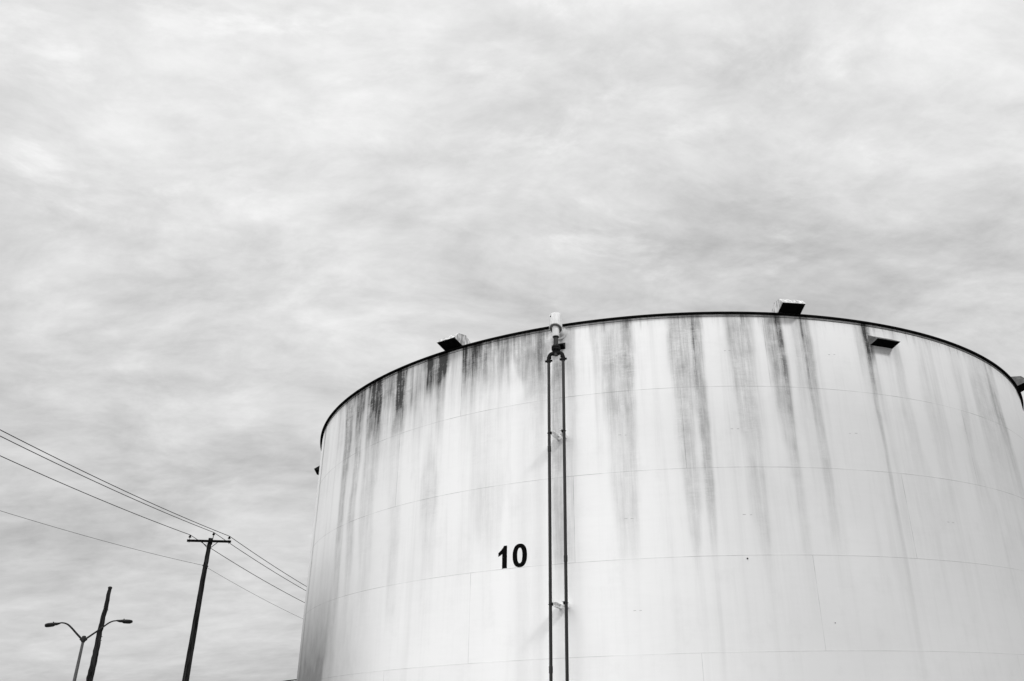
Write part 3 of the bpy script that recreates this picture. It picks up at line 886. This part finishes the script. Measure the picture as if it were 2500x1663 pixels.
mb = MB()
pp = [(-0.17, -CZ - 0.3, 0.185), (-0.12, 3.15, 0.165), (-0.10, 4.9, 0.152), (-0.06, 8.11, 0.128), (-0.03, 9.3, 0.116), (0.0, 10.43, 0.103)]
pts, rad = [], []
for (h0, z0, r0), (h1_, z1, r1) in zip(pp, pp[1:]):
    for i in range(8):
        t_ = i / 8
        pts.append(uq(h0 + (h1_ - h0) * t_ + random.uniform(-.004, .004), z0 + (z1 - z0) * t_)); rad.append(r0 + (r1 - r0) * t_)
pts.append(uq(0, 10.43)); rad.append(0.102)
mb.tube(pts, rad, 20, jitter=0.03)
mb.build('pole', M_pole, up_, 50)
mb = MB()
armz = 10.24
a0_, a1_ = uq(-1.16, armz - 0.045, 0.155), uq(1.065, armz + 0.045, 0.155)
ax = (a1_ - a0_).normalized()
mb.box((a0_ + a1_) / 2, ((a1_ - a0_).length, 0.095, 0.12), (ax, uf, uf.cross(ax).normalized() * -1 if False else ax.cross(uf)), 0.006)
arm = mb.build('crossarm', M_arm, up_)
for h0, z0, h1_, z1 in ((-0.04, 9.83, -0.42, 10.18), (0.04, 9.86, 0.40, 10.20)):
    mb = MB()
    p0, p1 = uq(h0, z0, 0.125), uq(h1_, z1, 0.216)
    d_ = (p1 - p0).normalized()
    s_ = d_.cross(uf).normalized()
    mb.box((p0 + p1) / 2, ((p1 - p0).length, 0.036, 0.008), (d_, s_, d_.cross(s_)))
    mb.build('brace', M_black, up_)
ins = []
def insulator(base, topz, tall=0.0):
    mb_ = MB()
    b_ = Vector(base)
    ih = 0.14
    t0 = topz - ih
    mb_.tube([Vector((b_.x, b_.y, b_.z)), Vector((b_.x, b_.y, t0 + .02))], 0.012 if not tall else 0.02, 8)
    pin = mb_.build('insulator_pin', M_black, up_, 40)
    mb_ = MB()
    mb_.lathe((b_.x, b_.y, t0), [(0.015, 0.0), (0.07, 0.0), (0.072, 0.045), (0.05, 0.06), (0.052, 0.085), (0.045, 0.1), (0.028, 0.108), (0.03, 0.13), (0.022, 0.14), (0.001, 0.14)], 20)
    mb_.build('insulator', M_arm, up_, 40)
    return Vector((b_.x, b_.y, topz)) - off
iL = insulator(uq(-1.04, armz - 0.15, 0.155), 10.51 + CZ)
iR = insulator(uq(0.945, armz - 0.09, 0.155), 10.575 + CZ)
mb = MB()
b0 = uq(0.105, 10.08, 0.0); b1 = uq(0.125, 10.61, 0.0)
iT = insulator(b1, 10.755 + CZ, 1)
mb.tube([b0, b1 + ez * 0.01], 0.022, 8)
mb.build('ridge_pin', M_black, up_, 40)
mb = MB()
for (h_, z_) in ((-0.145, 8.96), (0.06, 8.92)):
    c_ = uq(h_, z_)
    mb.lathe(c_ - ez * 0.035, [(0.001, 0), (0.036, 0.0), (0.036, 0.02), (0.02, 0.035), (0.036, 0.05), (0.036, 0.07), (0.001, 0.07)], 14)
mb.tube([uq(-0.2, 8.95), uq(0.12, 8.915)], 0.011, 8)
mb.build('neutral_bracket', M_black, up_, 40)
mb = MB()
mb.tube([uq(-0.17, 10.11, 0.02), uq(0.12, 10.11, 0.02)], 0.014, 8)
mb.build('bolt', M_black, up_, 40)


def span(A0, azd, a_, b_, T, n=60):
    dv_ = Vector((math.sin(azd * D2R), math.cos(azd * D2R), 0))
    return [A0 + dv_ * (T * i / n) + ez * (a_ * (T * i / n) + b_ * (T * i / n) ** 2) for i in range(n + 1)]


def wire(A0, l_, r_, rad_, mat, label):
    L_ = span(A0, -174.033, l_[0], l_[1], 50)
    R_ = span(A0, 13.189, r_[0], r_[1], 62)
    mb_ = MB()
    mb_.tube([q - A0 for q in (L_[::-1] + R_[1:])], rad_, 8)
    o = mb_.build('power_line', mat, None, 60)
    o.location = A0
    tag(o, label, 'wire', 'power lines over the utility pole')


wl, wr = (-0.02938, 0.0018553), (-0.18762, 0.0030797)
wire(iR, wl, wr, 0.0165, M_wire, 'uppermost power line, held by the right insulator on the crossarm')
wire(iT, wl, wr, 0.0165, M_wire, 'power line held by the insulator on top of the wooden pole')
wire(iL, wl, wr, 0.0165, M_wire, 'power line held by the left insulator on the crossarm')
wire(uq(-0.15, 8.96) - off, (-0.07493, 0.0018250), (-0.17144, 0.0029824), 0.0085, M_wire2, 'thin lowest line fixed to the pole below its crossarm')

# bare bent wooden pole
BB = Vector((-27.483, 51.075, 0)); be = Vector((0.8806, 0.4738, 0))
bp_ = empty('wooden_pole', (BB.x - 0.3, BB.y - 0.1, 0))
tag(bp_, 'bare broken topped wooden pole without wires, behind the street lamp', 'wooden pole')
boff = BB - bp_.location
mb = MB()
prof = [(-0.14, -1.9, .215), (-0.09, 3.59, .178), (-0.08, 4.14, .172), (-0.06, 4.65, .17), (-0.06, 5.21, .16), (-0.05, 5.59, .158), (-0.06, 5.85, .142), (-0.075, 6.27, .142), (-0.05, 6.77, .135), (-0.05, 7.08, .128), (-0.01, 7.55, .122), (-0.01, 7.86, .118), (-0.01, 8.2, .108), (-0.03, 8.37, .112), (-0.01, 8.57, .104), (0.0, 8.71, .098), (0.0, 8.73, .112), (0.0, 8.80, .112), (0, 8.84, .085)]
pts, rad = [], []
for (h0, z0, r0), (h1_, z1, r1) in zip(prof, prof[1:]):
    n_ = max(1, int((z1 - z0) / 0.16))
    for i in range(n_):
        t_ = i / n_
        pts.append(boff + be * (h0 + (h1_ - h0) * t_ + random.uniform(-.008, .008)) + ez * (z0 + (z1 - z0) * t_ + CZ))
        rad.append((r0 + (r1 - r0) * t_) * random.uniform(.95, 1.05))
pts.append(boff + ez * (8.84 + CZ)); rad.append(.07)
mb.tube(pts, rad, 18, jitter=0.12)
mb.build('pole', M_pole, bp_, 50)
for h_, z_ in ((0.16, 7.5), (-.2, 6.3), (.14, 6.0), (.13, 5.8), (-.15, 7.7)):
    mb = MB()
    c_ = boff + be * h_ * .9 + ez * (z_ + CZ)
    mb.tube([c_ - be * h_ * .4, c_], 0.016, 6)
    mb.build('bolt', M_black, bp_, 40)

# twin-arm street lamp
LB = Vector((-24.329, 43.682, 0)); le = Vector((0.8736, 0.4866, 0)); lf = Vector((0.4866, -0.8736, 0))
lp = empty('street_lamp', (LB.x - 0.03, LB.y, 0))
tag(lp, 'twin arm street lamp with drooping cobra heads, in front of the bare pole', 'street lamp')
loff = LB - lp.location
def lq(h, z, f_=0.0): return loff + le * h + lf * f_ + ez * (z + CZ)
mb = MB()
mb.tube([lq(-0.04, -CZ), lq(0.0, 3.09), lq(0.02, 4.97)], [0.095, 0.078, 0.062], 20)
mb.build('pole', M_lamp, lp, 40)
mb = MB()
mb.tube([lq(0.02, 4.88), lq(0.022, 4.9), lq(0.02, 5.15), lq(0.02, 5.18), lq(0.02, 5.195)], [0.07, 0.092, 0.092, 0.078, 0.03], 20)
mb.tube([lq(-0.04, 4.98), lq(-0.12, 5.05)], 0.06, 14)
mb.tube([lq(0.08, 4.98), lq(0.16, 5.05)], 0.06, 14)
mb.build('collar', M_lamphead, lp, 40)


def smooth_path(pts_, n=6):
    P_ = [Vector(p_) for p_ in pts_]
    P_ = [P_[0] * 2 - P_[1]] + P_ + [P_[-1] * 2 - P_[-2]]
    out_ = []
    for i in range(1, len(P_) - 2):
        for k in range(n):
            t_ = k / n
            out_.append(0.5 * ((2 * P_[i]) + (P_[i + 1] - P_[i - 1]) * t_ + (2 * P_[i - 1] - 5 * P_[i] + 4 * P_[i + 1] - P_[i + 2]) * t_ ** 2 + (3 * P_[i] - P_[i - 1] - 3 * P_[i + 1] + P_[i + 2]) * t_ ** 3))
    out_.append(P_[-2])
    return out_


armL = smooth_path([lq(-0.04, 5.01), lq(-0.32, 5.27), lq(-0.58, 5.52), lq(-0.76, 5.67), lq(-0.90, 5.74), lq(-1.05, 5.765), lq(-1.17, 5.75)])
armR = smooth_path([lq(0.08, 5.02), lq(0.34, 5.25), lq(0.60, 5.48), lq(0.81, 5.68), lq(1.0, 5.85), lq(1.17, 5.94), lq(1.35, 5.97)])
for path in (armL, armR):
    n_ = len(path)
    mb = MB()
    mb.tube(path, [0.048 - 0.018 * i / n_ for i in range(n_)], 14)
    mb.build('arm', M_lamphead, lp, 60)
def lamp_head(p0, p1, lens_side):
    """cobra head from the arm's tip p0 to the nose p1"""
    ax_ = (p1 - p0); ln_ = ax_.length; ax_.normalize()
    sd = ax_.cross(ez).normalized(); upv = sd.cross(ax_).normalized()
    mb_ = MB()
    prof_ = [(0, .032, .035, .03), (.08, .045, .045, .045), (.22, .075, .055, .08), (.4, .12, .075, .12), (.6, .15, .085, .13), (.8, .145, .085, .12), (.92, .11, .07, .10), (.98, .06, .05, .07), (1., .02, .02, .04)]
    rings_ = []
    for t_, w_, hu, hd in prof_:
        c_ = p0 + ax_ * (ln_ * t_)
        ring_ = []
        for k in range(24):
            a_ = 2 * math.pi * k / 24
            y_ = math.sin(a_)
            ring_.append(mb_.bm.verts.new(c_ + sd * (w_ * math.cos(a_)) + upv * (y_ * (hu if y_ > 0 else min(hd, .075)))))
        rings_.append(ring_)
    for r0, r1 in zip(rings_, rings_[1:]):
        for k in range(24):
            mb_.bm.faces.new((r0[k], r0[(k + 1) % 24], r1[(k + 1) % 24], r1[k]))
    mb_.bm.faces.new(rings_[0]); mb_.bm.faces.new(rings_[-1])
    c_ = p0 + ax_ * ln_ * .45 + upv * .07
    mb_.tube([c_, c_ + upv * .045], .025, 10)           # photocell on top
    hd_ = mb_.build('lamp_head', M_lamphead, lp, 50)
    mb_ = MB()
    c_ = p0 + ax_ * ln_ * .66 - upv * .045
    rr = []
    for sc_, dz_ in ((1, 0), (.97, -.035), (.7, -.065), (.02, -.075)):
        rr.append([mb_.bm.verts.new(c_ + ax_ * (.22 * sc_ * math.cos(2 * math.pi * k / 24)) + sd * (.115 * sc_ * math.sin(2 * math.pi * k / 24)) + upv * dz_) for k in range(24)])
    for r0, r1 in zip(rr, rr[1:]):
        for k in range(24):
            mb_.bm.faces.new((r0[k], r0[(k + 1) % 24], r1[(k + 1) % 24], r1[k]))
    mb_.build('lens', M_lens, hd_, 50)
lamp_head(lq(-1.12, 5.74), lq(-1.78, 5.62), -1)
lamp_head(lq(1.30, 5.97), lq(2.06, 5.955), 1)

# ------------------------------------------------------------------ second tank far behind, only its rim shows
far = empty('storage_tank', (-18.8, 82.9, 0))
tag(far, 'far pale tank whose thin rim just shows low beside the big tank', 'storage tank')
FR, FH = 8.0, 5.13 + CZ
mb = MB()
mb.lathe((0, 0, 0), [(FR, 0.0), (FR, FH)], 120)
mb.build('shell', M_white, far, 30)
mb = MB()
mb.lathe((0, 0, FH), [(FR - .02, 0), (FR + .05, 0), (FR + .05, .06), (FR - .02, .06)], 120)
mb.build('rim', M_rim, far, 30)
mb = MB()
mb.lathe((0, 0, FH + .06), [(FR + .04, 0.002), (.02, .5)], 120)
mb.build('roof', M_galv, far, 30)

# ------------------------------------------------------------------ dark shed beside the tank, just left of the frame

# ------------------------------------------------------------------ ground
m, gg, b = material('gravel_and_asphalt_yard')
co = gg.n('ShaderNodeTexCoord').outputs['Object']
n1 = gg.noise(co, 0.25, 6, 0.6)
n2 = gg.noise(co, 14.0, 5, 0.7)
f = gg.m('ADD', gg.m('MULTIPLY', gg.remap(n1, 0.35, 0.65), 0.5), gg.m('MULTIPLY', gg.remap(n2, 0.3, 0.7), 0.5))
gg.put(b.inputs['Base Color'], grey(gg, gg.mix(f, 0.10, 0.2)))
b.inputs['Roughness'].default_value = 0.9
bp = gg.n('ShaderNodeBump')
bp.inputs['Distance'].default_value = 0.02
gg.put(bp.inputs['Height'], n2)
gg.put(b.inputs['Normal'], bp.outputs[0])
mb = MB()
mb.quad([(-2000, -2000, 0), (2000, -2000, 0), (2000, 2000, 0), (-2000, 2000, 0)])
gr = mb.build('ground', m)
tag(gr, 'grey gravel and asphalt yard around the tanks', None, None, 'structure')
